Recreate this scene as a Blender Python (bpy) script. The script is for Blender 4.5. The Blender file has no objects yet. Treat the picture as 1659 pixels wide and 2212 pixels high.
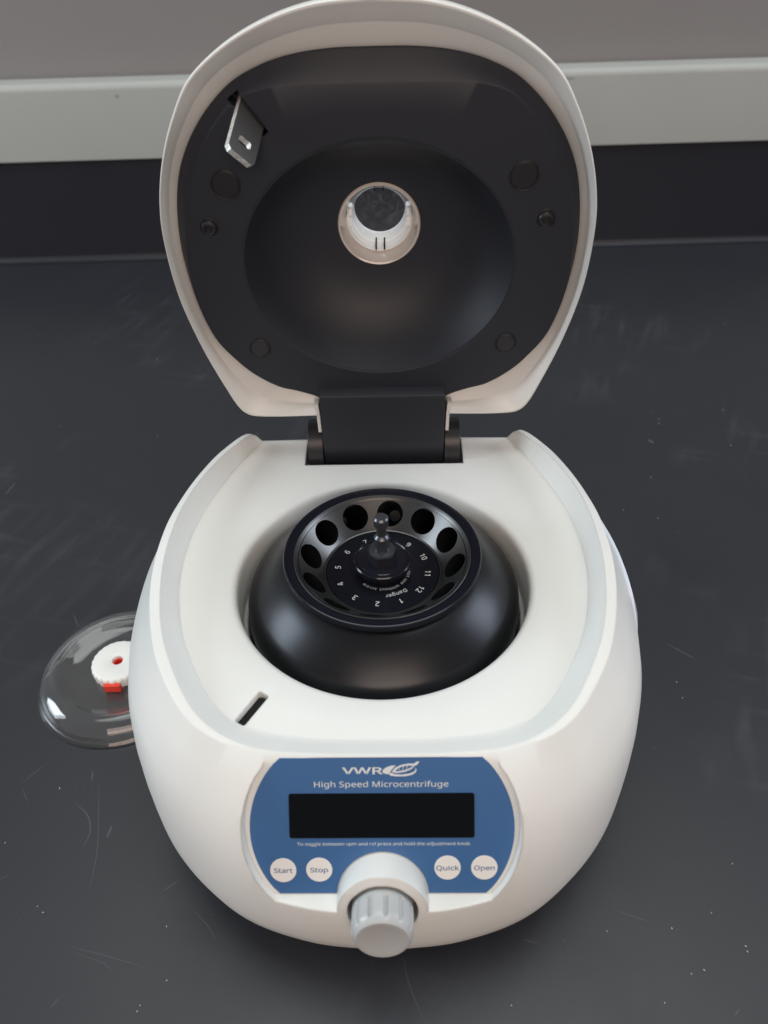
import bpy, bmesh, math, random
from mathutils import Vector, Matrix
from mathutils.geometry import tessellate_polygon
random.seed(4)
SC = bpy.context.scene
COL = SC.collection
R = math.radians
ZT = 105.0            # bench top lies 105 mm below the deck of the machine


def W(p):             # millimetres, deck level = 0  ->  metres, bench = 0
    return Vector((p[0] / 1000, p[1] / 1000, (p[2] + ZT) / 1000))


# ------------------------------------------------------------------ camera
cam = bpy.data.objects.new('camera', bpy.data.cameras.new('camera'))
COL.objects.link(cam)
PITCH, ROLL = R(41.22), R(-1.7)
fw = Vector((0, math.cos(PITCH), -math.sin(PITCH)))
rt = Vector((1, 0, 0))
up = rt.cross(fw)
rt2 = rt * math.cos(ROLL) + up * math.sin(ROLL) * 1
up2 = rt2.cross(fw)
M = Matrix((rt2, up2, -fw)).transposed().to_4x4()
M.translation = W((1.45, -256.8, 264.8))
cam.matrix_world = M
cam.data.sensor_fit = 'VERTICAL'
cam.data.sensor_height = 36
cam.data.lens = 36 * 1661 / 2212
cam.data.clip_start = 0.01
cam.data.clip_end = 50
cam.data.dof.use_dof = True
cam.data.dof.focus_distance = 0.375
cam.data.dof.aperture_fstop = 10.0
SC.camera = cam

# ------------------------------------------------------------------ world and lamps
world = bpy.data.worlds.new("World")
SC.world = world
world.use_nodes = True
wbg = world.node_tree.nodes['Background']
wbg.inputs[0].default_value = (0.93, 0.95, 1.0, 1)
wbg.inputs[1].default_value = 0.19


def area(name, loc, target, sx, sy, power, col):
    l = bpy.data.lights.new(name, 'AREA')
    l.shape = 'RECTANGLE'
    l.size, l.size_y = sx, sy
    l.energy = power
    l.color = col
    o = bpy.data.objects.new(name, l)
    COL.objects.link(o)
    o.location = loc
    o.rotation_euler = (Vector(target) - Vector(loc)).to_track_quat('-Z', 'Y').to_euler()
    return o


area('ceiling_lamp', (0.1, 0.35, 1.9), (0.05, 0.25, 0.1), 1.9, 1.2, 21, (0.95, 1.0, 0.97))
area('left_window', (-1.7, 0.05, 0.75), (0, 0, 0.15), 0.6, 0.8, 19, (0.80, 0.91, 1.0))
area('right_window', (1.8, 0.25, 0.9), (0, 0, 0.15), 0.7, 0.8, 15, (0.80, 0.88, 1.0))
area('warm_room_fill', (0.1, -1.7, 1.1), (0, 0, 0.2), 1.5, 0.8, 18, (1.0, 0.79, 0.66))  # added unseen fill, standing for warm light from the room behind the camera

SC.view_settings.view_transform = 'Standard'
SC.view_settings.look = 'None'
SC.view_settings.exposure = 0
SC.view_settings.gamma = 1
SC.render.film_transparent = False


# ------------------------------------------------------------------ materials
def mat(name, col, rough=0.4, metal=0.0, spec=0.5, bump=0.0, bscale=3000.0, bevel=0.0,
        var=0.0, vscale=30.0, coat=0.0, trans=0.0, ior=1.45, aniso=0.0, rvar=0.0):
    m = bpy.data.materials.new(name)
    m.use_nodes = True
    nt = m.node_tree
    N, L = nt.nodes, nt.links
    b = N['Principled BSDF']
    b.inputs['Base Color'].default_value = (*col, 1)
    b.inputs['Roughness'].default_value = rough
    b.inputs['Metallic'].default_value = metal
    b.inputs['Specular IOR Level'].default_value = spec
    b.inputs['Coat Weight'].default_value = coat
    b.inputs['Transmission Weight'].default_value = trans
    b.inputs['IOR'].default_value = ior
    b.inputs['Anisotropic'].default_value = aniso
    tc = N.new('ShaderNodeTexCoord')
    nrm = None
    if bevel:
        bv = N.new('ShaderNodeBevel')
        bv.samples = 4
        bv.inputs['Radius'].default_value = bevel
        nrm = bv.outputs[0]
    if bump:
        n = N.new('ShaderNodeTexNoise')
        n.inputs['Scale'].default_value = bscale
        n.inputs['Detail'].default_value = 2
        L.new(tc.outputs['Object'], n.inputs['Vector'])
        bp = N.new('ShaderNodeBump')
        bp.inputs['Strength'].default_value = bump
        bp.inputs['Distance'].default_value = 0.0002
        L.new(n.outputs['Fac'], bp.inputs['Height'])
        if nrm: L.new(nrm, bp.inputs['Normal'])
        nrm = bp.outputs[0]
    if nrm: L.new(nrm, b.inputs['Normal'])
    if var or rvar:
        n2 = N.new('ShaderNodeTexNoise')
        n2.inputs['Scale'].default_value = vscale
        n2.inputs['Detail'].default_value = 6
        L.new(tc.outputs['Object'], n2.inputs['Vector'])
        if var:
            mr = N.new('ShaderNodeMapRange')
            mr.inputs[1].default_value = 0.3; mr.inputs[2].default_value = 0.7
            mr.inputs[3].default_value = 1 - var; mr.inputs[4].default_value = 1 + var
            L.new(n2.outputs['Fac'], mr.inputs[0])
            mx = N.new('ShaderNodeVectorMath'); mx.operation = 'SCALE'
            mx.inputs[0].default_value = col
            L.new(mr.outputs[0], mx.inputs['Scale'])
            L.new(mx.outputs[0], b.inputs['Base Color'])
        if rvar:
            mr = N.new('ShaderNodeMapRange')
            mr.inputs[1].default_value = 0.3; mr.inputs[2].default_value = 0.7
            mr.inputs[3].default_value = rough - rvar; mr.inputs[4].default_value = rough + rvar
            L.new(n2.outputs['Fac'], mr.inputs[0])
            L.new(mr.outputs[0], b.inputs['Roughness'])
    return m


WHITE = mat('white_plastic', (0.74, 0.745, 0.72), 0.38, bump=0.25, bscale=1700, bevel=0.0014, var=0.02, vscale=25)
LIDWHITE = mat('lid_plastic', (0.74, 0.735, 0.71), 0.34, bump=0.04, bscale=2500, bevel=0.0006)
BLACKP = mat('black_plastic', (0.017, 0.019, 0.027), 0.50, spec=0.5, bump=0.16, bscale=3500, bevel=0.0012)
BLACKS = mat('black_hinge_plastic', (0.018, 0.017, 0.021), 0.35, bevel=0.0005)
DARK = mat('dark_cavity', (0.004, 0.004, 0.004), 0.8)
ANOD = mat('black_anodised_metal', (0.026, 0.027, 0.030), 0.30, metal=0.75, bump=0.05, bscale=4000, aniso=0.3)
ANODS = mat('satin_anodised_cone', (0.10, 0.10, 0.10), 0.33, metal=0.9, bump=0.05, bscale=4000)
ANODG = mat('glossy_anodised_metal', (0.012, 0.013, 0.02), 0.16, metal=0.3, spec=0.6)
STEELD = mat('black_steel', (0.016, 0.017, 0.022), 0.2, metal=0.0, spec=0.9)
STEEL = mat('steel_lit_edge', (0.8, 0.77, 0.73), 0.5, metal=0.8, bump=0.5, bscale=700, var=0.25, vscale=500)  # latch plate edges: their brightness put into a pale colour
STEELF = mat('steel_shaded_face', (0.09, 0.09, 0.09), 0.42, metal=0.5, bump=0.1, bscale=1500)  # same plate, flat faces: shade put into a darker colour
BLUE = mat('blue_label', (0.045, 0.135, 0.32), 0.36, bump=0.03, bscale=2500)
LCD = mat('display_window', (0.001, 0.0015, 0.003), 0.14, spec=0.4, rvar=0.015, vscale=120)
PRINT = mat('white_print', (0.72, 0.75, 0.76), 0.5)
PRINTB = mat('blue_print', (0.045, 0.13, 0.30), 0.5)
PRINTR = mat('rotor_print', (0.62, 0.64, 0.62), 0.5)
BTN = mat('button_film', (0.80, 0.79, 0.77), 0.42)
STEM = mat('stem_metal', (0.10, 0.105, 0.12), 0.3, metal=0.75)
KNOB = mat('knob_plastic', (0.45, 0.465, 0.47), 0.28, bevel=0.0006, bump=0.04, bscale=2500)
GLASS = mat('clear_plastic', (1, 1, 1), 0.02, trans=0.975, ior=1.49)
KWHITE = mat('cap_knob_plastic', (0.78, 0.78, 0.75), 0.35, bevel=0.0005)
RED = mat('red_plastic', (0.75, 0.055, 0.03), 0.35, bevel=0.0004)
CHROME = mat('pin_steel', (0.6, 0.6, 0.6), 0.2, metal=1.0)
DUST = mat('pale_dust', (0.55, 0.56, 0.58), 0.9)
SCR = mat('scratch_marks', (0.07, 0.074, 0.083), 0.7)
WALLM = mat('painted_wall', (0.235, 0.22, 0.215), 0.7, bump=0.3, bscale=300, var=0.02, vscale=6)
STRIP = mat('painted_strip', (0.40, 0.41, 0.385), 0.5, var=0.02, vscale=9)
SPLASH = mat('black_epoxy_resin', (0.017, 0.017, 0.023), 0.42, bump=0.1, bscale=500, var=0.06, vscale=12)
SCUFF = mat('scuff', (0.27, 0.265, 0.26), 0.7)
STICK = mat('side_sticker', (0.66, 0.70, 0.80), 0.25)


def bench_mat():
    m = mat('bench_epoxy_resin', (0.025, 0.027, 0.031), 0.42)
    nt = m.node_tree; N, L = nt.nodes, nt.links
    b = N['Principled BSDF']
    tc = [n for n in N if n.bl_idname == 'ShaderNodeTexCoord'][0]

    def noise(scale, det, stretch=None, rot=0, dist=0):
        n = N.new('ShaderNodeTexNoise')
        n.inputs['Scale'].default_value = scale; n.inputs['Detail'].default_value = det
        n.inputs['Distortion'].default_value = dist
        if stretch:
            mp = N.new('ShaderNodeMapping')
            mp.inputs['Rotation'].default_value = (0, 0, -rot)
            mp2 = N.new('ShaderNodeMapping'); mp2.inputs['Scale'].default_value = stretch
            L.new(tc.outputs['Object'], mp.inputs[0]); L.new(mp.outputs[0], mp2.inputs[0]); L.new(mp2.outputs[0], n.inputs['Vector'])
        else:
            L.new(tc.outputs['Object'], n.inputs['Vector'])
        return n.outputs['Fac']

    def rng(s, a, b_, c, d):
        r = N.new('ShaderNodeMapRange'); r.inputs[1].default_value = a; r.inputs[2].default_value = b_
        r.inputs[3].default_value = c; r.inputs[4].default_value = d
        L.new(s, r.inputs[0]); return r.outputs[0]

    def mul(a, c):
        x = N.new('ShaderNodeMath'); x.operation = 'MULTIPLY'; L.new(a, x.inputs[0]); L.new(c, x.inputs[1]); return x.outputs[0]

    def add(a, c):
        x = N.new('ShaderNodeMath'); x.operation = 'ADD'; L.new(a, x.inputs[0]); L.new(c, x.inputs[1]); return x.outputs[0]
    # worn haze: broad smudges broken by streaks along two directions
    sm = rng(noise(7, 8, dist=0.6), 0.5, 0.75, 0, 1)
    st = rng(noise(60, 6, (0.25, 1.3, 1), R(68)), 0.5, 0.75, 0, 1)
    st2 = rng(noise(70, 5, (0.2, 1.6, 1), R(-15)), 0.56, 0.8, 0, 1)
    fine = rng(noise(600, 3), 0.3, 0.7, 0.6, 1.25)
    wear = mul(add(mul(sm, st), mul(sm, st2)), fine)
    # pin-point specks
    v = N.new('ShaderNodeTexVoronoi'); v.inputs['Scale'].default_value = 260
    L.new(tc.outputs['Object'], v.inputs['Vector'])
    spk = rng(v.outputs['Distance'], 0.07, 0.02, 0, 1)
    spk = mul(spk, rng(noise(30, 2), 0.58, 0.62, 0, 1))
    mixc = N.new('ShaderNodeMix'); mixc.data_type = 'RGBA'
    mixc.inputs[6].default_value = (0.021, 0.0225, 0.028, 1); mixc.inputs[7].default_value = (0.085, 0.095, 0.11, 1)
    L.new(rng(wear, 0, 1, 0, 0.45), mixc.inputs[0])
    mix2 = N.new('ShaderNodeMix'); mix2.data_type = 'RGBA'
    L.new(mixc.outputs[2], mix2.inputs[6]); mix2.inputs[7].default_value = (0.25, 0.26, 0.28, 1)
    L.new(rng(spk, 0, 1, 0, 0.5), mix2.inputs[0])
    L.new(mix2.outputs[2], b.inputs['Base Color'])
    rr = add(rng(noise(14, 5), 0.3, 0.7, 0.36, 0.44), rng(wear, 0, 1, 0, 0.10))
    L.new(rr, b.inputs['Roughness'])
    bp = N.new('ShaderNodeBump'); bp.inputs['Strength'].default_value = 0.10; bp.inputs['Distance'].default_value = 0.0003
    L.new(noise(900, 2), bp.inputs['Height']); L.new(bp.outputs[0], b.inputs['Normal'])
    return m


BENCH = bench_mat()


# ------------------------------------------------------------------ mesh helpers
def add_obj(name, verts, faces, m, parent=None, ang=35, raw=False, fm=None):
    me = bpy.data.meshes.new(name)
    vs = verts if raw else [W(v) for v in verts]
    me.from_pydata([tuple(v) for v in vs], [], faces)
    bm = bmesh.new(); bm.from_mesh(me)
    bmesh.ops.remove_doubles(bm, verts=bm.verts, dist=1e-7)
    bmesh.ops.recalc_face_normals(bm, faces=bm.faces)
    bm.to_mesh(me); bm.free()
    ms = m if isinstance(m, (list, tuple)) else [m]
    for x in ms: me.materials.append(x)
    if fm:
        for i, k in enumerate(fm): me.polygons[i].material_index = k
    smooth(me, ang)
    o = bpy.data.objects.new(name, me)
    COL.objects.link(o)
    o.parent = parent
    return o


def smooth(me, ang):
    for p in me.polygons: p.use_smooth = True
    me.set_sharp_from_angle(angle=R(ang))


class G:                                   # geometry collector in millimetres
    def __init__(s): s.v = []; s.f = []

    def loft(s, rings, closed=True, cap0=False, cap1=False, torus=False):
        n = len(rings[0]); b = len(s.v)
        for r in rings: s.v += [tuple(p) for p in r]
        K = len(rings)
        for k in range(K if torus else K - 1):
            k2 = (k + 1) % K
            for i in range(n if closed else n - 1):
                j = (i + 1) % n
                s.f.append((b + k * n + i, b + k * n + j, b + k2 * n + j, b + k2 * n + i))
        if cap0: s.f.append(tuple(b + i for i in range(n)))
        if cap1: s.f.append(tuple(b + (K - 1) * n + i for i in range(n)))
        return s

    def lathe(s, prof, c=(0, 0, 0), axis=(0, 0, 1), n=96, cap0=True, cap1=True, torus=False):
        a = Vector(axis).normalized()
        e1 = Vector((1, 0, 0)); e1 = (e1 - a * e1.dot(a)).normalized(); e2 = a.cross(e1)
        rings = []
        for r, z in prof:
            r = max(r, 1e-4)
            rings.append([Vector(c) + a * z + e1 * r * math.cos(2 * math.pi * i / n) + e2 * r * math.sin(2 * math.pi * i / n) for i in range(n)])
        return s.loft(rings, cap0=cap0 and not torus, cap1=cap1 and not torus, torus=torus)

    def prism(s, pts, fr, d0, d1):         # 2D outline in a frame (o, eu, ev, en)
        o, eu, ev, en = fr
        b = len(s.v); n = len(pts)
        for d in (d0, d1):
            for (x, y) in pts: s.v.append(tuple(o + eu * x + ev * y + en * d))
        tri = tessellate_polygon([[Vector((x, y, 0)) for x, y in pts]])
        for t in tri:
            s.f.append((b + t[0], b + t[1], b + t[2])); s.f.append((b + n + t[2], b + n + t[1], b + n + t[0]))
        for i in range(n):
            j = (i + 1) % n
            s.f.append((b + i, b + j, b + n + j, b + n + i))
        return s

    def box(s, a, b_):
        fr = (Vector((0, 0, 0)), Vector((1, 0, 0)), Vector((0, 1, 0)), Vector((0, 0, 1)))
        return s.prism([(a[0], a[1]), (b_[0], a[1]), (b_[0], b_[1]), (a[0], b_[1])], fr, a[2], b_[2])

    def obj(s, name, m, parent=None, ang=35):
        return add_obj(name, s.v, s.f, m, parent, ang)


def cut(o, g, op='DIFFERENCE', ang=30, cutmat=None):
    c = add_obj('cutter', g.v, g.f, cutmat or o.data.materials[0])
    md = o.modifiers.new('b', 'BOOLEAN'); md.operation = op; md.solver = 'EXACT'; md.object = c
    md.material_mode = 'TRANSFER' if cutmat else 'INDEX'
    bpy.context.view_layer.update()
    me = bpy.data.meshes.new_from_object(o.evaluated_get(bpy.context.evaluated_depsgraph_get()))
    o.modifiers.clear(); old = o.data; nm = old.name; o.data = me
    bpy.data.meshes.remove(old); me.name = nm
    cm = c.data; bpy.data.objects.remove(c); bpy.data.meshes.remove(cm)
    smooth(me, ang)
    return o


def cr(pts, sub, closed=False):            # centripetal-ish Catmull-Rom through points of any dimension
    out = []; n = len(pts)
    for i in range(n - 1 if not closed else n):
        p0 = pts[i - 1] if (i > 0 or closed) else [2 * a - b for a, b in zip(pts[0], pts[1])]
        p1 = pts[i]; p2 = pts[(i + 1) % n]
        p3 = pts[(i + 2) % n] if (i + 2 < n or closed) else [2 * a - b for a, b in zip(pts[-1], pts[-2])]
        for k in range(sub):
            t = k / sub
            out.append([0.5 * (2 * b + (c - a) * t + (2 * a - 5 * b + 4 * c - d) * t * t + (3 * b - a - 3 * c + d) * t ** 3)
                        for a, b, c, d in zip(p0, p1, p2, p3)])
    if not closed: out.append(list(pts[-1]))
    return out


def full(half):                            # mirror a right half outline that starts and ends on x = 0
    return half + [[-p[0]] + list(p[1:]) for p in reversed(half[1:-1])]


def lerp(a, b, t): return [x + (y - x) * t for x, y in zip(a, b)]


def tag(o, label=None, cat=None, kind=None, group=None):
    if label: o['label'] = label
    if cat: o['category'] = cat
    if kind: o['kind'] = kind
    if group: o['group'] = group
    return o


def thing(name, loc, label, cat):
    e = bpy.data.objects.new(name, None); COL.objects.link(e)
    e.empty_display_size = 0.01
    tag(e, label, cat)
    return e


FONT = {}
try:                                       # a plain grotesque that ships with Blender, else its built-in font
    import os
    _fp = os.path.join(bpy.utils.system_resource('DATAFILES'), 'fonts', 'NotoSansHebrew-Regular.woff2')
    FONT['f'] = bpy.data.fonts.load(_fp) if os.path.exists(_fp) else None
except Exception:
    FONT['f'] = None



def text_geo(txt, size, bold=0.0, sx=1.0, res=6):
    """outline text laid flat, returned as (verts, faces, width) centred on the origin, in mm"""
    cu = bpy.data.curves.new('t', 'FONT')
    if FONT['f']: cu.font = FONT['f']
    cu.body = txt; cu.size = size; cu.resolution_u = res; cu.offset = bold
    cu.align_x = 'CENTER'; cu.align_y = 'CENTER'; cu.fill_mode = 'FRONT'
    o = bpy.data.objects.new('t', cu); COL.objects.link(o)
    bpy.context.view_layer.update()
    me = bpy.data.meshes.new_from_object(o.evaluated_get(bpy.context.evaluated_depsgraph_get()))
    v = [(p.co.x * sx, p.co.y) for p in me.vertices]; f = [tuple(p.vertices) for p in me.polygons]
    bpy.data.objects.remove(o); bpy.data.curves.remove(cu); bpy.data.meshes.remove(me)
    w = max([p[0] for p in v]) - min([p[0] for p in v]) if v else 0
    cx = (max([p[0] for p in v]) + min([p[0] for p in v])) / 2 if v else 0
    return [(p[0] - cx, p[1]) for p in v], f, w


def put_text(g, txt, size, fr, at=(0, 0), d=0.05, width=None, **kw):
    v, f, w = text_geo(txt, size, **kw)
    s = (width / w) if width else 1.0
    o, eu, ev, en = fr; b = len(g.v)
    for x, y in v: g.v.append(tuple(o + eu * (at[0] + x * s) + ev * (at[1] + y) + en * d))
    for q in f: g.f.append(tuple(b + i for i in q))


# ------------------------------------------------------------------ setting
def build_setting():
    g = G(); g.box((-1300, -800, -105 - 30), (1300, 700, -105))
    o = g.obj('bench_top', BENCH, ang=30); tag(o, kind='structure')
    yaw = 0.0
    rot = Matrix.Rotation(yaw, 4, 'Z')

    def back(g, name, m):
        vs = []
        for v in g.v:
            p = rot @ Vector((v[0], v[1], 0)); vs.append((p.x, p.y + 635, v[2]))
        return add_obj(name, vs, g.f, m, ang=40)
    # backsplash with a small coved foot
    prof = [(0.0, 8.0), (25, 8), (25, -104.5), (-7, -104.7)]
    for k in range(9):
        a = math.pi / 2 * k / 8
        prof.append((-7 + 7 * math.sin(a), -97.5 - 7 * math.cos(a)) if k else (-7, -104.3))
    fr = (Vector((-1300, 0, 0)), Vector((0, 1, 0)), Vector((0, 0, 1)), Vector((1, 0, 0)))
    o = back(G().prism(prof, fr, 0, 2600), 'backsplash', SPLASH)
    tag(o, kind='structure')
    prof = [(-4, 8.4), (-4, 75.5)]
    for k in range(1, 9):
        a = math.pi / 2 * k / 8
        prof.append((-4 + 7 - 7 * math.cos(a), 75.5 + 7 * math.sin(a)))
    prof += [(24, 82.5), (24, 8.4)]
    o = back(G().prism(prof, fr, 0, 2600), 'wall_strip', STRIP)
    tag(o, 'pale grey painted strip running along the wall above the black backsplash', 'wall trim')
    for x, z, w, h in ((-262, 70, 2.6, 1.6), (205, 74, 8, 1.0)):
        pts = [(x + w * math.cos(t * .628) * random.uniform(.7, 1.1), z + h * math.sin(t * .628) * random.uniform(.7, 1.1)) for t in range(10)]
        m_ = back(G().prism(pts, (Vector((0, 0, 0)), Vector((1, 0, 0)), Vector((0, 0, 1)), Vector((0, -1, 0))), 4.0, 4.06), 'scuff_mark', SCUFF)
        m_.parent = o
    g2 = G(); g2.box((-1300, 28, -105), (1300, 40, 900))
    o = back(g2, 'wall', WALLM); tag(o, kind='structure')

    # dust and scratches on the bench
    g = G()
    for i in range(52):
        x = random.uniform(-330, 380); y = random.uniform(-190, 480); s = random.choice([.08, .1, .13, .17, .22]) * (1 + max(0, y) / 500)
        if i < len(SPECKS): (x, y), s = SPECKS[i], .27
        elif abs(x) < 105 and -120 < y < 110: continue
        n = 5; a0 = random.uniform(0, 6.28)
        el = random.uniform(1, 2.2); ca, sa = math.cos(a0), math.sin(a0)
        r0 = [];
        for k in range(n):
            t = 6.283 * k / n; px, py = s * el * math.cos(t), s * math.sin(t) * random.uniform(.6, 1.1)
            r0.append((x + px * ca - py * sa, y + px * sa + py * ca, -104.97))
        b = len(g.v); g.v += r0; g.v.append((x, y, -104.97 + s * .6))
        for k in range(n): g.f.append((b + k, b + (k + 1) % n, b + n))
    tag(g.obj('dust', DUST), kind='stuff')
    g = G()

    def stroke(pts, w):
        P = cr(pts, 8); n = len(P); b = len(g.v)
        for i, p in enumerate(P):
            q = P[min(i + 1, n - 1)]; q0 = P[max(i - 1, 0)]
            dx, dy = q[0] - q0[0], q[1] - q0[1]; l = math.hypot(dx, dy) or 1
            ww = w * (math.sin(math.pi * (i + .15) / (n - .7)) ** .6 if 0 <= (i + .15) / (n - .7) <= 1 else .1) / 2
            g.v.append((p[0] - dy / l * ww, p[1] + dx / l * ww, -104.985)); g.v.append((p[0] + dy / l * ww, p[1] - dx / l * ww, -104.985))
        for i in range(n - 1): g.f.append((b + 2 * i, b + 2 * i + 1, b + 2 * i + 3, b + 2 * i + 2))
    for pts, w in SCRATCHES: stroke(pts, w)
    for i in range(24):
        x = random.uniform(-300, 360); y = random.uniform(-190, 420)
        if abs(x) < 135 and -145 < y < 125: continue
        a = random.gauss(-1.1 if x < 0 else -.4, .6); l = random.uniform(2, 8); c = random.uniform(-.15, .15) * l
        stroke([(x, y), (x + l / 2 * math.cos(a) - c * math.sin(a), y + l / 2 * math.sin(a) + c * math.cos(a)), (x + l * math.cos(a), y + l * math.sin(a))], random.uniform(.1, .2))
    tag(g.obj('scratches', SCR), kind='stuff')


SCRATCHES = [ ([(-161.6, -54.7), (-153.0, -62.4), (-150.0, -70.9), (-151.5, -78.3)], 0.6), ([(-152.6, -43.5), (-144.3, -78.0), (-142.5, -101.0)], 0.35), ([(-184.0, -31.7), (-193.7, -42.8)], 0.4), ([(-145.3, -123.3), (-125.6, -128.1), (-106.1, -133.7)], 0.3), ([(-143.7, -125.2), (-128.8, -130.3), (-122.2, -134.5)], 0.25), ([(-92.2, -109.2), (-84.7, -115.8), (-79.1, -122.8)], 0.4), ([(-107.9, -100.4), (-101.5, -95.9)], 0.9), ([(-157.5, -36.6), (-156.5, -42.5)], 0.8), ([(-146.0, -147.4), (-143.9, -143.7)], 0.5), ([(101.0, -114.5), (108.5, -117.5), (115.5, -120.0)], 0.55), ([(57.6, -125.7), (64.2, -127.9)], 0.5), ([(75.2, -126.3), (76.0, -127.8)], 0.6), ([(143.0, -155.4), (140.4, -157.6)], 0.7), ([(141.8, -32.2), (143.1, -33.5)], 0.5), ([(169.2, 37.8), (177.6, 29.8), (182.8, 25.5)], 0.6), ([(3.9, -131.2), (6.4, -143.0), (12.4, -157.2)], 0.3), ([(-199.4, 74.5), (-193.1, 63.7)], 0.5), ([(-192.6, -45.0), (-186.5, -53.7)], 0.3), ([(-183.9, -91.1), (-187.2, -92.3)], 0.4), ([(-140.8, -73.8), (-139.7, -67.3)], 1.3), ([(152.4, 123.0), (161.9, 118.8)], 0.3), ([(216.0, 244.7), (219.6, 239.3)], 2.0), ([(-284.1, 212.9), (-286.6, 197.7)], 0.8) ]
SPECKS =  [(-190.9, -74.6), (-165.1, -105.5), (-103.0, -116.0), (-108.2, -147.3), (-172.4, -46.1), (-108.9, -149.5), (-98.6, -138.1), (-161.6, -108.3), (161.8, -95.4), (144.5, -117.1), (154.8, -131.3), (154.7, -133.5), (127.6, -141.6), (133.5, -140.2), (95.6, -123.5), (124.7, -123.1), (113.0, -152.1), (48.8, -151.4), (167.3, 9.0), (167.3, -1.8), (-342.4, 454.0), (-101.7, 268.7), (290.3, 283.0), (175.0, 160.0), (233.1, 272.7), (205.0, 196.0), (196.9, 149.9), (-185.1, 270.0), (149.0, 67.3)]

# ------------------------------------------------------------------ centrifuge body
DK = [(0, 110), (40, 110), (71, 110), (75, 103), (83, 85), (90, 65), (95.3, 45), (98, 22), (96.8, -4), (91, -30), (82, -51), (68, -73), (52, -85), (27, -89.5), (0, -90)]
C1 = [(0, 110.2, -.2), (40, 110.2, -.2), (71.3, 110.3, -.3), (76, 103.5, 9), (85.5, 86, 11.8), (93.2, 66, 13.3), (98.8, 45, 14.3), (101.5, 22, 15), (101.3, -5, 14.5), (96.8, -33.5, 12.8), (88.3, -57.5, 10.5), (72.8, -82, 6.9), (52.2, -94.2, 4.1), (27, -97.4, 3.5), (0, -97.9, 3.3)]
C2 = [(0, 110.8, -1), (40, 110.8, -1), (72, 111, -1), (79, 106.5, 7.8), (89.8, 87.5, 10.3), (97.2, 67, 11.8), (102.6, 45, 13), (106.2, 21, 13.5), (106, -8, 13), (101, -36, 11.5), (91.6, -61, 9.5), (74.3, -85.5, 6.3), (52.5, -95.8, 3.8), (27, -98.3, 3.2), (0, -98.8, 3)]
BB = [(0, 121), (40, 121), (75, 119), (86, 113), (100, 97), (110.5, 75), (119, 50), (123, 22), (122.6, -10), (118.6, -43), (108.6, -74), (90, -102.5), (63, -125), (32, -136), (0, -139.5)]
WF = [0] * 10 + [.2, .45, .7, .92, 1]
LV = [(-3, .22, .42), (-12, .48, .76), (-23, .71, .92), (-35, .87, .975), (-48, .965, .995), (-60, 1, 1), (-70, 1, 1), (-79, .985, .985), (-87, .95, .95), (-94, .90, .90), (-98, .84, .84)]


def body_rings():
    def samp(half):
        a = cr(half[:3], 6); b = cr(half[2:], 9)
        return full(a[:-1] + b)
    lv = []
    lv.append([list(p) + [0] for p in DK])
    lv.append([[p[0] + .6 * (q[0] - p[0]) * .5, p[1] + .6 * (q[1] - p[1]) * .5, q[2] * .35] for p, q in zip(DK, C1)])
    lv.append([list(p) for p in C1])
    lv.append([list(p) for p in C2])
    for z, ff, fs in LV:
        row = []
        for i, (c, b) in enumerate(zip(C2, BB)):
            f = fs + (ff - fs) * WF[i]
            if z > -75: x, y = c[0] + (b[0] - c[0]) * f, c[1] + (b[1] - c[1]) * f
            else:
                dd = (1 - f) * 110; l = math.hypot(b[0], b[1] - 0); x, y = b[0] * (1 - dd / l), b[1] * (1 - dd / l)
            row.append([x, y, z + (0 if z < -20 else 0)])
        lv.append(row)
    return [samp(r) for r in lv]


PN_O = Vector((0, -100.5, 0))
PD = Vector((0, -math.cos(R(58)), -math.sin(R(58))))        # down the control panel
PNn = Vector((0, -math.sin(R(58)), math.cos(R(58))))        # out of it
PF = (PN_O, Vector((1, 0, 0)), -PD, PNn)                    # frame: x, up the panel, out
AX = Vector((0, -math.cos(R(14)), math.sin(R(14))))         # knob axis
AC = Vector((0, -134.5, -45))


def arc_side(xm, xt, xb, t0, t1, n=16):                     # right side edge of the label, top to bottom
    pts = []
    for i in range(n + 1):
        t = t0 + (t1 - t0) * i / n; s = (t - t0) / (t1 - t0)
        base = xt + (xb - xt) * s
        pts.append((base + (xm - (xt + xb) / 2) * max(0.0, 1 - (2 * s - 1) ** 2) ** .85, t))
    return pts


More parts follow.
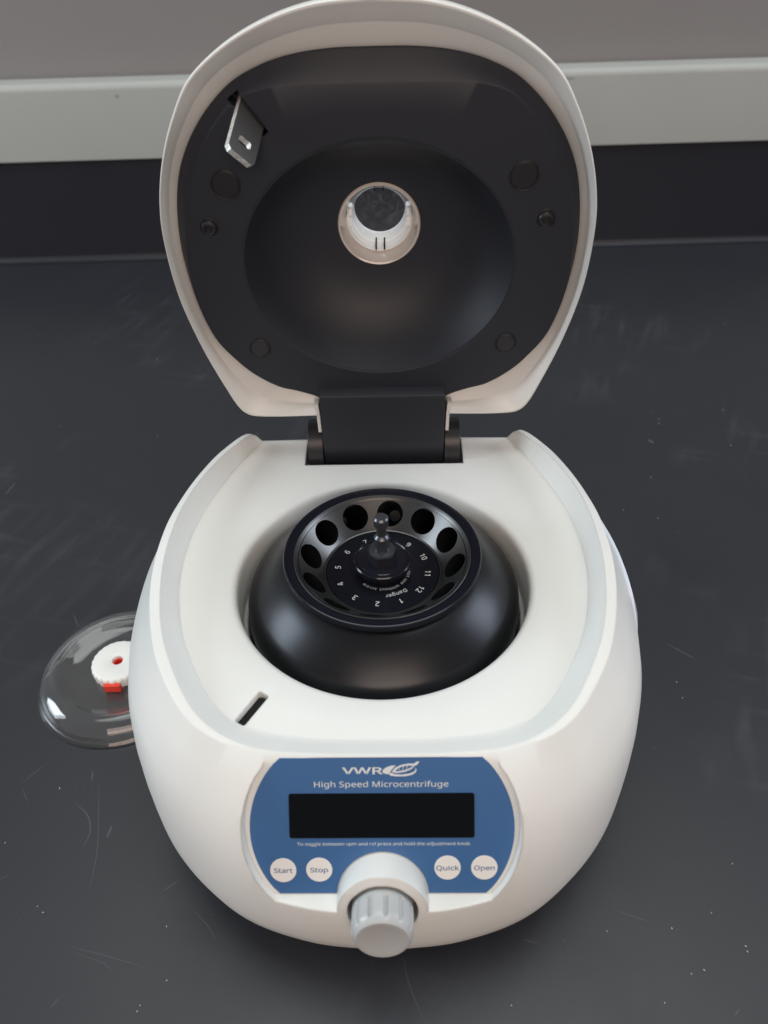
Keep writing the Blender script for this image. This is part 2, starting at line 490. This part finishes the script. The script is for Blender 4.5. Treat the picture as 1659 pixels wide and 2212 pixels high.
def build_body(root):
    rings = body_rings()
    ang = [math.atan2(p[1], p[0]) for p in rings[0]]

    def circ(r, z): return [(r * math.cos(a), r * math.sin(a), z) for a in ang]
    ch = [circ(r, z) for r, z in [(.01, -62), (30, -62), (58, -61), (64, -57), (66.5, -50), (67, -24), (67.3, -23), (69, -22.2), (69.2, -6), (69.4, -3), (69.9, -1.5), (70.8, -.5), (72.4, 0)]]
    mid = [[lerp(a, b, t) for a, b in zip(ch[-1], rings[0])] for t in (.5, .93)]
    g = G()
    bot = [[(p[0] * .3, p[1] * .3, -98) for p in rings[-1]], [(p[0] * .0001, p[1] * .0001, -98) for p in rings[-1]]]
    g.loft(ch + mid + rings + bot, cap0=True, cap1=True)
    o = g.obj('housing', WHITE, root, ang=32)
    # hinge notch, latch slot
    cut(o, G().box((-44.7, 86.3, -26), (44.7, 150, 30)))
    rot = math.atan2(-13.5, -7.9); c, s = math.cos(rot), math.sin(rot)
    e1 = Vector((c, s, 0)); e2 = Vector((-s, c, 0)); ez = Vector((0, 0, 1)); oc = Vector((-52.6, -74.6, 0))
    rr = []
    for sx, sy, a0 in ((1, 1, 0), (-1, 1, 90), (-1, -1, 180), (1, -1, 270)):
        for k in range(5):
            a = R(a0 + 22.5 * k); rr.append((sx * 8.3 + 1.0 * (math.cos(a) - sx * 1), sy * 2.5 + 1.0 * (math.sin(a) - sy)))
    cut(o, G().prism(rr, (oc, e1, e2, ez), -14, 5))
    g = G(); g.prism([(-7.2, -3.6), (7.2, -3.6), (7.2, 1.4), (-7.2, 1.4)], (oc, e1, e2, ez), -20, -3.2)
    g.obj('latch_socket', DARK, root)
    # pocket of the control panel, leaving the round knob boss standing
    side = [(44.5, -3.4)] + arc_side(53.2, 45.0, 42.3, 0, 53.6)[0:]
    pts = [(x, t) for x, t in side] + [(-x, t) for x, t in reversed(side)]
    r0 = [PN_O + Vector((x, 0, 0)) + PD * t for x, t in pts]
    r1 = [p + (PNn * 32).lerp(Vector((0, -32, 0)), min(1, max(0, (t / 53.6) ** 3))) for p, (x, t) in zip(r0, pts)]
    cutr = add_obj('pocket_cutter', *(lambda q: (q.v, q.f))(G().loft([r0, r1], cap0=True, cap1=True)), WHITE)
    cut(cutr, G().lathe([(17.5, -40), (17.5, 40)], AC, AX, 64))
    gg = G(); gg.v = [((v.co.x) * 1000, v.co.y * 1000, v.co.z * 1000 - ZT) for v in cutr.data.vertices]
    gg.f = [tuple(p.vertices) for p in cutr.data.polygons]
    m_ = cutr.data; bpy.data.objects.remove(cutr); bpy.data.meshes.remove(m_)
    cut(o, gg)
    cut(o, G().lathe([(13.7, -13), (13.7, 30)], AC, AX, 64), ang=32)
    # base tray and feet
    g = G()
    base = [[(p[0] * .975, p[1] * .975, z) for p in rings[-2]] for z in (-99.5, -97)]
    g.loft([[(p[0] * .93, p[1] * .93, -102) for p in rings[-2]]] + base, cap0=True, cap1=True)
    g.obj('base_tray', BLACKS, root)
    for x, y in ((80, 75), (-80, 75), (75, -75), (-75, -75)):
        G().lathe([(7, -104.9), (8, -104.5), (8, -101)], (x, y, 0)).obj('foot', BLACKS, root)
    # vent panel on the right flank
    R_ = rings
    nn = len(R_[0])

    def surf(i, z, off):                   # point on the right flank at ring index i and height z
        col = [R_[k][i] for k in range(3, len(R_))]
        for a, b in zip(col, col[1:]):
            if a[2] >= z >= b[2]:
                t = (a[2] - z) / (a[2] - b[2] + 1e-9); p = lerp(a, b, t); break
        else: p = col[0]
        q = Vector(p); nrm = Vector((q.x, q.y * .9, 0)).normalized()
        return q + nrm * off
    idx = list(range(33, 73))
    g = G(); n = len(idx); top = []; bt = []
    for k, i in enumerate(idx):
        s = k / (n - 1); zt = -11 - 5 * abs(2 * s - 1) ** 3 - 26 * max(0, s - .8) * 5
        top.append((i, zt)); bt.append((i, -58))
    rows = []
    for k, (i, zt) in enumerate(top):
        e_ = min(1.0, 6 * min(k, n - 1 - k) / n)
        row = [surf(i, zt, -.5), surf(i, zt - .5, .5 + .9 * e_)]
        for j in range(1, 7): row.append(surf(i, zt - .3 + (-58 - zt) * j / 6, .8 + 1.6 * e_))
        row.append(surf(i, -58.5, -.5)); rows.append(row)
    g.loft(rows, closed=False)
    vp = g.obj('side_vent', STICK, root, ang=40); vp['label'] = 'pale bluish side panel with dark vent slots'
    for k in range(4, 30, 4):
        i = idx[k]; zt = top[k][1] - 3; g = G()
        a, b = surf(i, zt, 1.9), surf(i + 1, zt, 1.9); c_, d_ = surf(i + 1, zt - 22, 1.9), surf(i, zt - 22, 1.9)
        nn_ = Vector((a.x, a.y, 0)).normalized() * .6
        g.loft([[a, b, c_, d_], [a + nn_, b + nn_, c_ + nn_, d_ + nn_]], cap0=True, cap1=True)
        g.obj('vent_slot', DARK, vp)


def tpx(py):
    T = math.tan(PITCH + math.atan((py - 1106) / 1661)); return (156.3 - 264.8 / T) / (.53 + .848 / T)


def xpx(px, t):
    P = PN_O + PD * t; d = (P.y + 256.8) * fw.y + (P.z - 264.8) * fw.z
    return (px - 824.8) * d / 1661


def build_panel(root):
    side = arc_side(51, 38.5, 40.2, -3.2, 53.2, 24)
    pts = [(x, -t) for x, t in side]
    # bottom edge with the arch cut for the knob boss
    arch = []
    for k in range(0, 25):
        a = math.pi * k / 24; x, t = 18.0 * math.cos(a), 54.5 - 18.9 * math.sin(a)
        if t < 53.2: arch.append((x, -t))
    pts += [(18.0, -53.2)] + arch[0:] + [(-18.0, -53.2)] + [(-x, t) for x, t in reversed(pts)]
    p = G().prism(pts, PF, -.2, .35).obj('control_panel', BLUE, root)
    # display
    t0, t1 = tpx(1712), tpx(1808)
    rr = []
    for cx, cy, a0 in ((34.5, -t0 - 1, 0), (-34.5, -t0 - 1, 90), (-34.7, -t1 + 1, 180), (34.6, -t1 + 1, 270)):
        for k in range(5): a = R(a0 + 22.5 * k); rr.append((cx + math.cos(a), cy + math.sin(a)))
    G().prism(rr, PF, .2, .62).obj('display', LCD, p)
    # lettering
    def line(name, txt, px0, px1, py, size, m=PRINT, par=p, d=.40, **kw):
        t = tpx(py); x0, x1 = xpx(px0, t), xpx(px1, t); g = G()
        put_text(g, txt, size, PF, ((x0 + x1) / 2, -t), d, width=x1 - x0, **kw)
        return g.obj(name, m, par)
    line('title_lettering', 'High Speed Microcentrifuge', 680, 970, 1692, 4.0, bold=.006)
    line('brand_lettering', 'VWR', 741, 829, 1663, 4.7, bold=.07)
    line('note_lettering', 'To toggle between rpm and rcf press and hold the adjustment knob', 641, 1014, 1821, 2.2, bold=.004)
    # leaf emblem
    g = G(); t = tpx(1660); c0 = xpx(868, t)
    def poly(pts):
        g.prism([(c0 + x, -t + y) for x, y in pts], PF, .38, .42)
    sc = .187
    def P(l): return [((x - 895) * .1135 * 296 / 1661 * 1.0 * .485 / .1135 * .94, -(y - 155) * .1) for x, y in l]
    L1 = [(748, 180), (752, 160), (775, 140), (815, 124), (858, 122), (838, 140), (818, 165), (800, 195), (770, 192)]
    L2 = [(800, 197), (815, 182), (850, 196), (900, 200), (960, 192), (1000, 178), (1015, 160), (1010, 142), (1024, 158), (1016, 182), (985, 202), (930, 214), (860, 214), (815, 208)]
    L3 = [(822, 178), (850, 142), (900, 118), (960, 106), (1000, 108), (1030, 88), (1047, 90), (1028, 118), (1000, 128), (960, 122), (905, 132), (870, 150), (850, 172), (900, 170), (960, 150), (1010, 124), (985, 152), (930, 176), (870, 186)]
    f = 88 / 320 * 296 / 1661
    def Q(l): return [((x - 897) * .2645 * 296 / 1661, -(y - 152) * .2645 * 296 / 1661 * 1.02) for x, y in l]
    for L_ in (L1, L2, L3): poly(Q(L_))
    for a, b in (((880, 150), (890, 172)), ((915, 130), (905, 168)), ((950, 122), (938, 160))):
        poly(Q([(a[0], a[1]), (a[0] + 5, a[1]), (b[0] + 4, b[1]), (b[0], b[1])]))
    g.obj('leaf_emblem', PRINT, p)
    for nm, px, py in (('Start', 610, 1877.5), ('Stop', 688, 1876.5), ('Quick', 965, 1873), ('Open', 1044, 1873)):
        tt = tpx(py); x = xpx(px, tt)
        c = PN_O + PD * tt + Vector((x, 0, 0))
        b = G().lathe([(5.05, .3), (5.1, .45), (5.0, .52)], c, PNn, 40).obj('button', BTN, p)
        b['label'] = 'round white ' + nm + ' button'
        g = G(); wd = {'Start': 7.3, 'Stop': 6.9, 'Quick': 8.8, 'Open': 8.0}[nm]
        put_text(g, nm, 3.3, PF, (x, -tt), .57, width=wd, bold=.03)
        g.obj('button_lettering', PRINTB, p).parent = p
    # knob
    n = 12 * 12; rings = []
    def kr(r, z, fl):
        ring = []
        a_ = AX; e1 = Vector((1, 0, 0)); e2 = a_.cross(e1)
        for i in range(n):
            th = 2 * math.pi * i / n; ph = (i % 12) / 12
            q = abs(ph - .5) * 2                      # 0 in the groove middle
            dpt = fl * (1 if q < .18 else max(0, 1 - (q - .18) / .12))
            rr_ = r - dpt
            ring.append(AC + a_ * z + e1 * rr_ * math.cos(th + .13) + e2 * rr_ * math.sin(th + .13))
        return ring
    for r, z, fl in [(12.6, -10, 0), (12.6, 0, 0), (12.6, 2.2, 0), (12.6, 2.8, .9), (12.5, 9, .9), (12.4, 9.8, .9), (12.2, 10.8, .5), (11.9, 11.4, .15), (11.4, 12.2, .0), (10.9, 12.9, 0), (10.5, 13.25, 0), (10.0, 13.3, 0), (8, 12.9, 0), (5, 12.55, 0), (2, 12.4, 0), (.01, 12.4, 0)]:
        rings.append(kr(r * .945, z, fl))
    G().loft(rings, cap0=True, cap1=True).obj('knob', KNOB, root, ang=30)


# ------------------------------------------------------------------ lid
LA = R(91)
LO = Vector((0, 94, 28)); LV_ = Vector((0, math.cos(LA), math.sin(LA))); LW = Vector((0, -math.sin(LA), math.cos(LA)))


def LP(u, v, w): return LO + Vector((u, 0, 0)) + LV_ * v + LW * w


RIM = [(0, 0), (20, 0), (34, 0), (38, 0), (55, -.3), (68, .1), (73.5, 1.5), (77.5, 5.5), (82, 15.5), (91.2, 42.5), (97.6, 71), (99, 98), (97, 116.5), (91.6, 135), (84, 151.2), (74.6, 165), (59, 176.5), (41, 184.8), (22, 189.8), (0, 191.5)]
LIN = [(0, 5), (20, 5), (33, 5), (33.8, 8), (36.5, 10.4), (46, 13.8), (56, 16.5), (67, 23.2), (76, 32), (86, 46), (92, 68), (94, 91), (91.8, 113), (86.3, 130.6), (76, 146.8), (62, 160.2), (48, 167.4), (33, 171.5), (17, 173.3), (0, 173.6)]
FLT = [(0, 5.2), (20, 5.2), (32.8, 5.2), (33.3, 8.3), (36, 10.9), (45.5, 14.4), (55.2, 17.3), (66, 24.2), (74.8, 33), (84.3, 47), (90, 68), (90.4, 88), (87, 108.5), (80.5, 128), (71, 143.5), (58, 156.3), (46, 160.6), (33, 161.6), (17, 161.7), (0, 161.7)]


def build_lid(root):
    def samp(h): return full(cr(h[:3], 4)[:-1] + cr(h[2:], 8))
    rim, lin, flt = samp(RIM), samp(LIN), samp(FLT)
    n = len(rim)
    mask = [1.0 if (abs(p[0]) < 35.6 and p[1] < 20) else 0.0 for p in rim]
    def ring(f, wz, mdrop=13):
        return [LP(*f(i), (min(wz, -mdrop) if mask[i] else wz)) for i in range(n)]
    C0 = Vector((0, 92))
    def sc(s, cv=92): return lambda i: (rim[i][0] * s, cv + (rim[i][1] - cv) * s)
    def mix(t): return lambda i: tuple(lerp(lin[i], rim[i], t))
    ang = [math.atan2(p[1] - 92, p[0]) for p in rim]
    def circ(r, w, cv=92, b=None): return [LP(r * math.cos(a), cv + (b or r) * math.sin(a), w) for a in ang]
    rings = [ring(lambda i: tuple(lerp(lin[i], (0, 92), .05)), -16, 17), ring(mix(.0), -10.5, 15), ring(mix(.08), -9.6), ring(mix(.3), -7.9), ring(mix(.52), -6.1), ring(mix(.60), -4.9), ring(mix(.8), -2.3), ring(mix(.95), -.3), ring(mix(1), -.3),
             ring(sc(1.006), -2), ring(sc(1.004), -8), ring(sc(.985), -15), ring(sc(.94), -23), ring(sc(.86), -30), ring(sc(.72), -35), ring(sc(.5), -38.5), circ(22, -40), circ(21, -40.3), circ(20.8, -34)]
    g = G(); g.loft(rings)
    lid = g.obj('lid', LIDWHITE, root, ang=14)
    # flanges beside the hinge arm
    for s in (-1, 1):
        g = G(); g.prism([(s * 34.4, -12), (s * 36.2, -12), (s * 36.4, 0), (s * 37.4, 6), (s * 35, 6), (s * 34.6, 0)], (LO, Vector((1, 0, 0)), LV_, LW), -13, -1.2)
        g.obj('hinge_flange', LIDWHITE, lid)
    # black lining with its bowl
    def el(a, b, cv, w): return [LP(a * math.cos(t), cv + b * math.sin(t), w) for t in ang2]
    ang2 = [math.atan2((p[1] - 83), p[0]) for p in flt]
    def rg(h, wf): return [LP(h[i][0], h[i][1], wf(h[i])) for i in range(n)]
    rr = [rg(lin, lambda p: -14), rg(lin, lambda p: -8.9)]
    rr.append([LP(*lerp(lin[i], flt[i], .5), -5.6) for i in range(n)])
    rr.append([LP(*lerp(lin[i], flt[i], .93), -3.3) for i in range(n)])
    rr.append(rg(flt, lambda p: -3))
    e1 = el(65.2, 58, 83, -3)
    rr.append([a.lerp(b, .5) for a, b in zip(rr[-1], e1)])
    rr += [e1, el(64.6, 57.4, 83, -3.35), el(64.0, 56.8, 83, -3.2), el(63.3, 56.1, 83, -4.4)]
    for f, w in ((.07, -9), (.16, -14.5), (.28, -19.5), (.42, -24), (.58, -27.8), (.75, -30.3), (.9, -31.5), (1, -32)):
        rr.append(el(63 + (20.3 - 63) * f, 55.9 + (20.3 - 55.9) * f, 83 + 9 * f, w))
    rr += [el(20.3, 20.3, 92, -33.5), el(22, 22, 92, -34.5)]
    rr += [[LP(p[0] * .5, 88 + (p[1] - 88) * .5, -34.5) for p in lin], ]
    g = G(); g.loft(rr, torus=True)
    lining = g.obj('lid_lining', BLACKP, lid, ang=28)
    # latch slot in the lining and the steel latch plate
    e = Vector((-57.5, 158.5)); f_ = Vector((-46.8, 143.6)); d = (f_ - e).normalized(); q = Vector((d.y, -d.x))
    if q.x > 0: q = -q
    cpt = (e + f_) / 2
    slot = [cpt + d * a + q * b for a, b in ((-9.8, -1.6), (9.6, -1.6), (9.6, 1.6), (-4, 2.6), (-9.8, 4.2))]
    cut(lining, G().prism([tuple(p) for p in slot], (LO, Vector((1, 0, 0)), LV_, LW), -13, 3), ang=28, cutmat=None)
    # plate frame: width along d, protruding along pr
    o3 = LP(cpt.x, cpt.y, -6)
    ed = (Vector((d.x, 0, 0)) + LV_ * d.y).normalized()
    tip = LP(cpt.x - 3.6, cpt.y - 11.5, 15.5); pr = (tip - o3); ln = pr.length; pr.normalize()
    ed = (ed - pr * ed.dot(pr)).normalized()
    nn = pr.cross(ed).normalized()
    hw = 6.7
    outl = [(-hw, -6), (hw, -6), (hw, ln - 1.6), (hw - 1.6, ln), (-hw + 1.6, ln), (-hw, ln - 1.6)]
    g = G().prism(outl, (o3, ed, pr, nn), -1.4, 1.4)
    hk = g.obj('latch_plate', STEEL, lid)
    hole = [(-2.3, ln - 9.4), (2.3, ln - 9.4), (3.1, ln - 8.6), (3.1, ln - 6.6), (2.3, ln - 5.8), (-2.3, ln - 5.8), (-3.1, ln - 6.6), (-3.1, ln - 8.6)]
    cut(hk, G().prism(hole, (o3, ed, pr, nn), -4, 4))
    hk.data.materials.append(STEELF)
    for p in hk.data.polygons:
        if abs(p.normal.dot(nn)) > .95: p.material_index = 1  # faces get the darker shade copy, edges keep the bright one
    # plugs and screws
    for u, v, r in ((-67, 122.8, 6.3), (64.8, 124, 6.3), (-62.4, 40.6, 5.1), (63.6, 41.4, 5.1)):
        G().lathe([(r + .5, -.6), (r + .4, .4), (r + .1, .5), (r - .1, .05), (r - .5, .05), (r - .7, .35), (.01, .45)], LP(u, v, -3), LW, 40).obj('plug_cover', BLACKS, lining, ang=25)
    for u, v in ((-77.6, 103.8), (76.6, 104.8)):
        s_ = G().lathe([(4.5, -.6), (4.5, .2), (4.1, .3), (3.9, .1), (3.5, .1), (3.4, 1.1), (3.0, 1.6), (1.8, 1.9), (1.7, .9), (.01, .9)], LP(u, v, -3), LW, 32).obj('screw', BLACKS, lining, ang=30)
    # viewing port
    cw = LP(0, 92, 0)
    fl = G().lathe([(20.6, -33), (20.6, -31.6), (20.0, -30.8), (19.2, -31.2), (18.6, -33.5), (17.6, -37), (16.6, -40), (16.6, -42), (22, -41)], cw, LW, 72, cap0=False, cap1=False).obj('port_collar', PORTB, lid, ang=40)
    G().lathe([(16.5, -39), (16.1, -38.4), (15.6, -39), (15.2, -41.5), (14.6, -42), (14.2, -45), (13.7, -45.4), (13.2, -56), (17.2, -56), (17.2, -40)], cw, LW, 72, torus=True).obj('port_ring', [PORTW, PORTC], fl, ang=25)
    for p in fl.children[0].data.polygons:
        if p.center.z > W(LP(0, 94, -48)).z: p.material_index = 1  # upper half made clear so light falls on the white lower half
    G().lathe([(13.5, -54.4), (13.5, -53.4)], cw, LW, 64).obj('port_window', PORTG, fl)
    for sx_, v0, v1 in ((-1, 2, 5.5), (-1, -3.5, 1), (1, 2, 5.5), (1, -3.5, 1)):
        fr = (cw, Vector((1, 0, 0)), LV_, LW)
        G().prism([(sx_ * 13.6, v0), (sx_ * 15.9, v0), (sx_ * 15.9, v1), (sx_ * 13.6, v1)], fr, -47, -39.2).obj('port_tab', PORTW, fl)
    for s in (-2.0, 2.3):
        for sg in (-1, 1):
            fr = (cw + Vector((s, 0, 0)), Vector((1, 0, 0)), LV_, LW)
            G().prism([(-.35, sg * 13.2), (.35, sg * 13.2), (.35, sg * 16.2), (-.35, sg * 16.2)], fr, -48.4, -38.6 if sg < 0 else -41).obj('port_slit', DARK, fl)

    # hinge arm and blocks
    prof = [(96.6, 44), (91.7, 41.5), (91.3, 39), (90.9, 15), (90.2, 12.8), (90.6, 9), (92.5, -4), (97, -12), (104, -14), (111, -8), (113, 2), (111, 12), (106, 20), (104, 44)]
    fr = (Vector((0, 0, 0)), Vector((0, 1, 0)), Vector((0, 0, 1)), Vector((1, 0, 0)))
    arm = G().prism(prof, fr, -33.6, 33.6).obj('hinge_arm', BLACKP, lid, ang=50)
    for s in (-1, 1):
        blk = [(90, -24), (90, 3), (92, 10), (97, 15.5), (103, 17.5), (109, 15.5), (113, 10), (114.5, 3), (114.5, -24)]
        a, b = (34.2, 42.6) if s > 0 else (-42.6, -34.2)
        h = G().prism(blk, fr, a, b).obj('hinge_block', BLACKS, root, ang=50)
        G().lathe([(3.4, 0), (3.4, 1.6), (2.4, 2.0), (.01, 2.2)], (s * 42.5, 99, 8.5), (s, 0, 0), 24, cap0=False).obj('hinge_pin', CHROME, h)
    G().box((-44.6, 86.4, -26), (44.6, 112, -22)).obj('notch_floor', BLACKS, root)


PORTB = mat('port_collar_shade_tan', (0.68, 0.61, 0.56), 0.18, coat=0.5)  # white plastic in shade, the tan of the shade put into the colour
PORTW = mat('port_ring_lit_white', (0.95, 0.97, 0.98), 0.25, trans=0.0)  # clear plastic full of light, its brightness painted as white
PORTC = bpy.data.materials.new('port_clear_plastic')
PORTC.use_nodes = True
_nt = PORTC.node_tree
_tp = _nt.nodes.new('ShaderNodeBsdfTransparent'); _tp.inputs[0].default_value = (.95, .97, .98, 1)
_mx = _nt.nodes.new('ShaderNodeMixShader'); _mx.inputs[0].default_value = .8
_nt.nodes['Principled BSDF'].inputs['Roughness'].default_value = .15
_nt.links.new(_nt.nodes['Principled BSDF'].outputs[0], _mx.inputs[1]); _nt.links.new(_tp.outputs[0], _mx.inputs[2])
_nt.links.new(_mx.outputs[0], _nt.nodes['Material Output'].inputs[0])
PORTG = mat('port_window_plastic', (.9, .92, .95), 0.03, trans=1.0, ior=1.05)
_nt = PORTG.node_tree
_df = _nt.nodes.new('ShaderNodeBsdfDiffuse'); _df.inputs[0].default_value = (.75, .8, .85, 1)
_wn = _nt.nodes.new('ShaderNodeTexNoise'); _wn.inputs['Scale'].default_value = 160; _wn.inputs['Detail'].default_value = 4; _wn.inputs['Distortion'].default_value = 2.5
_mr = _nt.nodes.new('ShaderNodeMapRange'); _mr.inputs[1].default_value = .48; _mr.inputs[2].default_value = .7; _mr.inputs[3].default_value = .02; _mr.inputs[4].default_value = .06
_tc = _nt.nodes.new('ShaderNodeTexCoord'); _nt.links.new(_tc.outputs['Object'], _wn.inputs['Vector'])
_nt.links.new(_wn.outputs['Fac'], _mr.inputs[0])
_mx = _nt.nodes.new('ShaderNodeMixShader'); _nt.links.new(_mr.outputs[0], _mx.inputs[0])
_nt.links.new(_nt.nodes['Principled BSDF'].outputs[0], _mx.inputs[1]); _nt.links.new(_df.outputs[0], _mx.inputs[2])
_nt.links.new(_mx.outputs[0], _nt.nodes['Material Output'].inputs[0])


# ------------------------------------------------------------------ rotor
def build_rotor():
    root = thing('rotor', (0, 0, 0), 'black metal rotor with numbered tube holes sitting in the round white chamber', 'rotor')
    g = G().lathe([(.01, -44), (60, -44), (65.3, -40), (65.6, -14), (65.2, -9.5), (63.6, -6.2), (60, -2.2), (52, 4.6), (46.2, 9.2), (43.8, 10.2), (43.6, 12.2), (40, 12.4), (39.6, 13.6), (38.8, 14.2), (28.1, 3.2), (27.7, 1.6), (.01, 1.6)], n=192)
    b = g.obj('rotor_body', [ANOD, ANODS], root, ang=24)
    for k in range(12):
        a = R(-96 - 30 * k)
        er = Vector((math.cos(a), math.sin(a), 0)); ax = (er * .72 - Vector((0, 0, .69))).normalized()
        c = er * 34 + Vector((0, 0, 9.2))
        cut(b, G().lathe([(6.55, -9), (6.55, 18), (3, 30)], c, ax, 40), ang=24)
    for p in b.data.polygons:
        c = p.center; r = math.hypot(c.x, c.y) * 1000; z = c.z * 1000 - ZT
        nr = (p.normal.x * c.x + p.normal.y * c.y) / (math.hypot(c.x, c.y) + 1e-9)
        if 27.9 < r < 39 and 2.5 < z < 14.3 and abs(nr + .72) < .1 and p.normal.z > .5: p.material_index = 1
    G().lathe([(43.6, 11.6), (45.6, 12.4), (46, 13), (46, 15.3), (45.7, 15.8), (45.2, 15.9), (44.9, 15.3), (41.4, 15.1), (41.1, 12.2)], n=192, torus=True).obj('rim_ring', ANODG, root, ang=24)
    G().lathe([(41.2, 12.3), (41.15, 15.35), (40.8, 15.55), (39.6, 14.6), (38.9, 13.6), (38.9, 12.3)], n=192, torus=True).obj('rim_lip', ANODS, root, ang=24)
    G().lathe([(28.05, 3.2), (27.6, 3.6), (27.1, 3.4), (26.8, 2.4), (26.7, 1.7), (28, 1.7)], n=128, torus=True).obj('inner_ring', ANODS, root, ang=50)
    d = G().lathe([(.01, 1.7), (26.6, 1.7), (26.6, 2.9), (26.4, 3.05), (.01, 3.05)], n=128).obj('number_disc', ANODG, root)
    fr0 = (Vector((0, 0, 3.1)), Vector((1, 0, 0)), Vector((0, 1, 0)), Vector((0, 0, 1)))

    def glyph(g, ch, size, r, th, bold=.03, sx=1.0):
        er = Vector((math.cos(th), math.sin(th), 0)); et = Vector((er.y, -er.x, 0))
        put_text(g, ch, size, (er * r + Vector((0, 0, 3.1)), et, er, Vector((0, 0, 1))), (0, 0), .02, bold=bold, sx=sx)
    for k in range(1, 13):
        g = G(); glyph(g, str(k), 4.7, 21.6, R(-96 - 30 * (k - 2)), .02, 1.0)
        g.obj('numeral', PRINTR, d)

    def arc(txt, size, r, mid, name):
        g = G(); ws = []
        for ch in txt:
            ws.append(text_geo(ch, size)[2] + size * .17 if ch != ' ' else size * .32)
        tot = sum(ws); a = R(mid) + tot / r / 2
        for ch, w in zip(txt, ws):
            a -= w / r / 2
            if ch != ' ':
                er = Vector((math.cos(a), math.sin(a), 0)); et = Vector((er.y, -er.x, 0))
                put_text(g, ch, size, (er * r + Vector((0, 0, 3.1)), et, er, Vector((0, 0, 1))), (0, 0), .02, bold=.005)
            a -= w / r / 2
        g.obj(name, PRINTR, d)
    arc('Danger', 3.5, 16.9, -67, 'warning_lettering')
    arc('Do not use without screw', 2.9, 12.7, -60, 'warning_lettering')
    hub = G().lathe([(9, 3), (9, 6.5), (9.6, 7.4), (13.2, 8), (13.5, 8.4), (13.5, 10.8), (13.1, 11.3), (12.3, 11.3), (12.0, 10.9), (11, 10.9), (10.8, 11.2), (8.2, 11.2), (.01, 11.2)], n=96).obj('hub', ANODG, root, ang=24)
    g = G(); hx = [(7.1 * math.cos(R(60 * k + 12)), 7.1 * math.sin(R(60 * k + 12))) for k in range(6)]
    fr = (Vector((0, 0, 0)), Vector((1, 0, 0)), Vector((0, 1, 0)), Vector((0, 0, 1)))
    g.prism(hx, fr, 11, 16.5); g.obj('screw_nut', STEELD, hub)
    G().lathe([(6.1, 16.4), (5.9, 17.2), (3.6, 17.4), (3.5, 17.8), (3.5, 25.0), (3.0, 25.7), (2.3, 26.4), (2.2, 30.2), (2.4, 31.2), (3.4, 32.2), (3.4, 36.2), (2.7, 37.1), (.01, 37.15)], n=48).obj('lifting_stem', STEM, hub, ang=24)
    return root


# ------------------------------------------------------------------ loose rotor lid on the bench
def build_cap():
    root = thing('rotor_dome', (0, 0, 0), 'clear plastic dome with white scalloped knob lying on the black bench beside the machine', 'rotor dome')
    c = (-155.3, 24.6, 0)
    out = [(48.2, -104.9), (48.5, -104.2), (48.2, -103.4), (47.2, -103.0), (46.2, -99.8), (43.5, -95.8), (40, -93.2), (36.2, -92.2), (33.8, -92.9), (31.5, -95), (28, -96.2), (18, -96.8), (.01, -97)]
    inn = [(.01, -98.6), (18, -98.5), (28.5, -98), (32, -96.9), (34.5, -95.3), (36.5, -94.9), (39.3, -95.9), (42.3, -97.8), (44.6, -100.8), (45.8, -104.9)]
    G().lathe(out + inn, c, n=128, torus=False, cap0=False, cap1=False).obj('dome', GLASS, root, ang=70)
    g = G(); n = 24 * 8; rings = []
    for r, z, a in [(10, -96.9, 0), (14.6, -96.8, .3), (15.2, -96, .55), (15.3, -91.5, .55), (15.0, -90.5, .5), (14.3, -89.8, .3), (13.6, -89.6, 0), (3.5, -89.6, 0), (3.1, -89.8, 0), (3.0, -94, 0)]:
        rings.append([(c[0] + (r - 1.3 * a * (1 - abs(math.cos(math.pi * 24 * i / n)) ** .7)) * math.cos(2 * math.pi * i / n), c[1] + (r - 1.3 * a * (1 - abs(math.cos(math.pi * 24 * i / n)) ** .7)) * math.sin(2 * math.pi * i / n), z) for i in range(n)])
    g.loft(rings, cap0=True)
    k = g.obj('knob', KWHITE, root, ang=40)
    G().lathe([(3.05, -94.5), (3.05, -91.6), (2.2, -91.6), (2.2, -94.5)], c, n=32, cap0=False).obj('knob_socket', RED, k)
    G().box((c[0] - 4.6, c[1] - 17.2, -96.5), (c[0] + 4.6, c[1] - 13, -91.6)).obj('release_button', RED, root)


build_setting()
machine = thing('microcentrifuge', (0, 0, 0), 'white benchtop microcentrifuge with its lid standing open and blue control panel', 'centrifuge')
build_body(machine)
build_panel(machine)
build_lid(machine)
build_rotor().rotation_euler.z = R(-1.5)
machine.rotation_euler.z = R(-1.5)
build_cap()
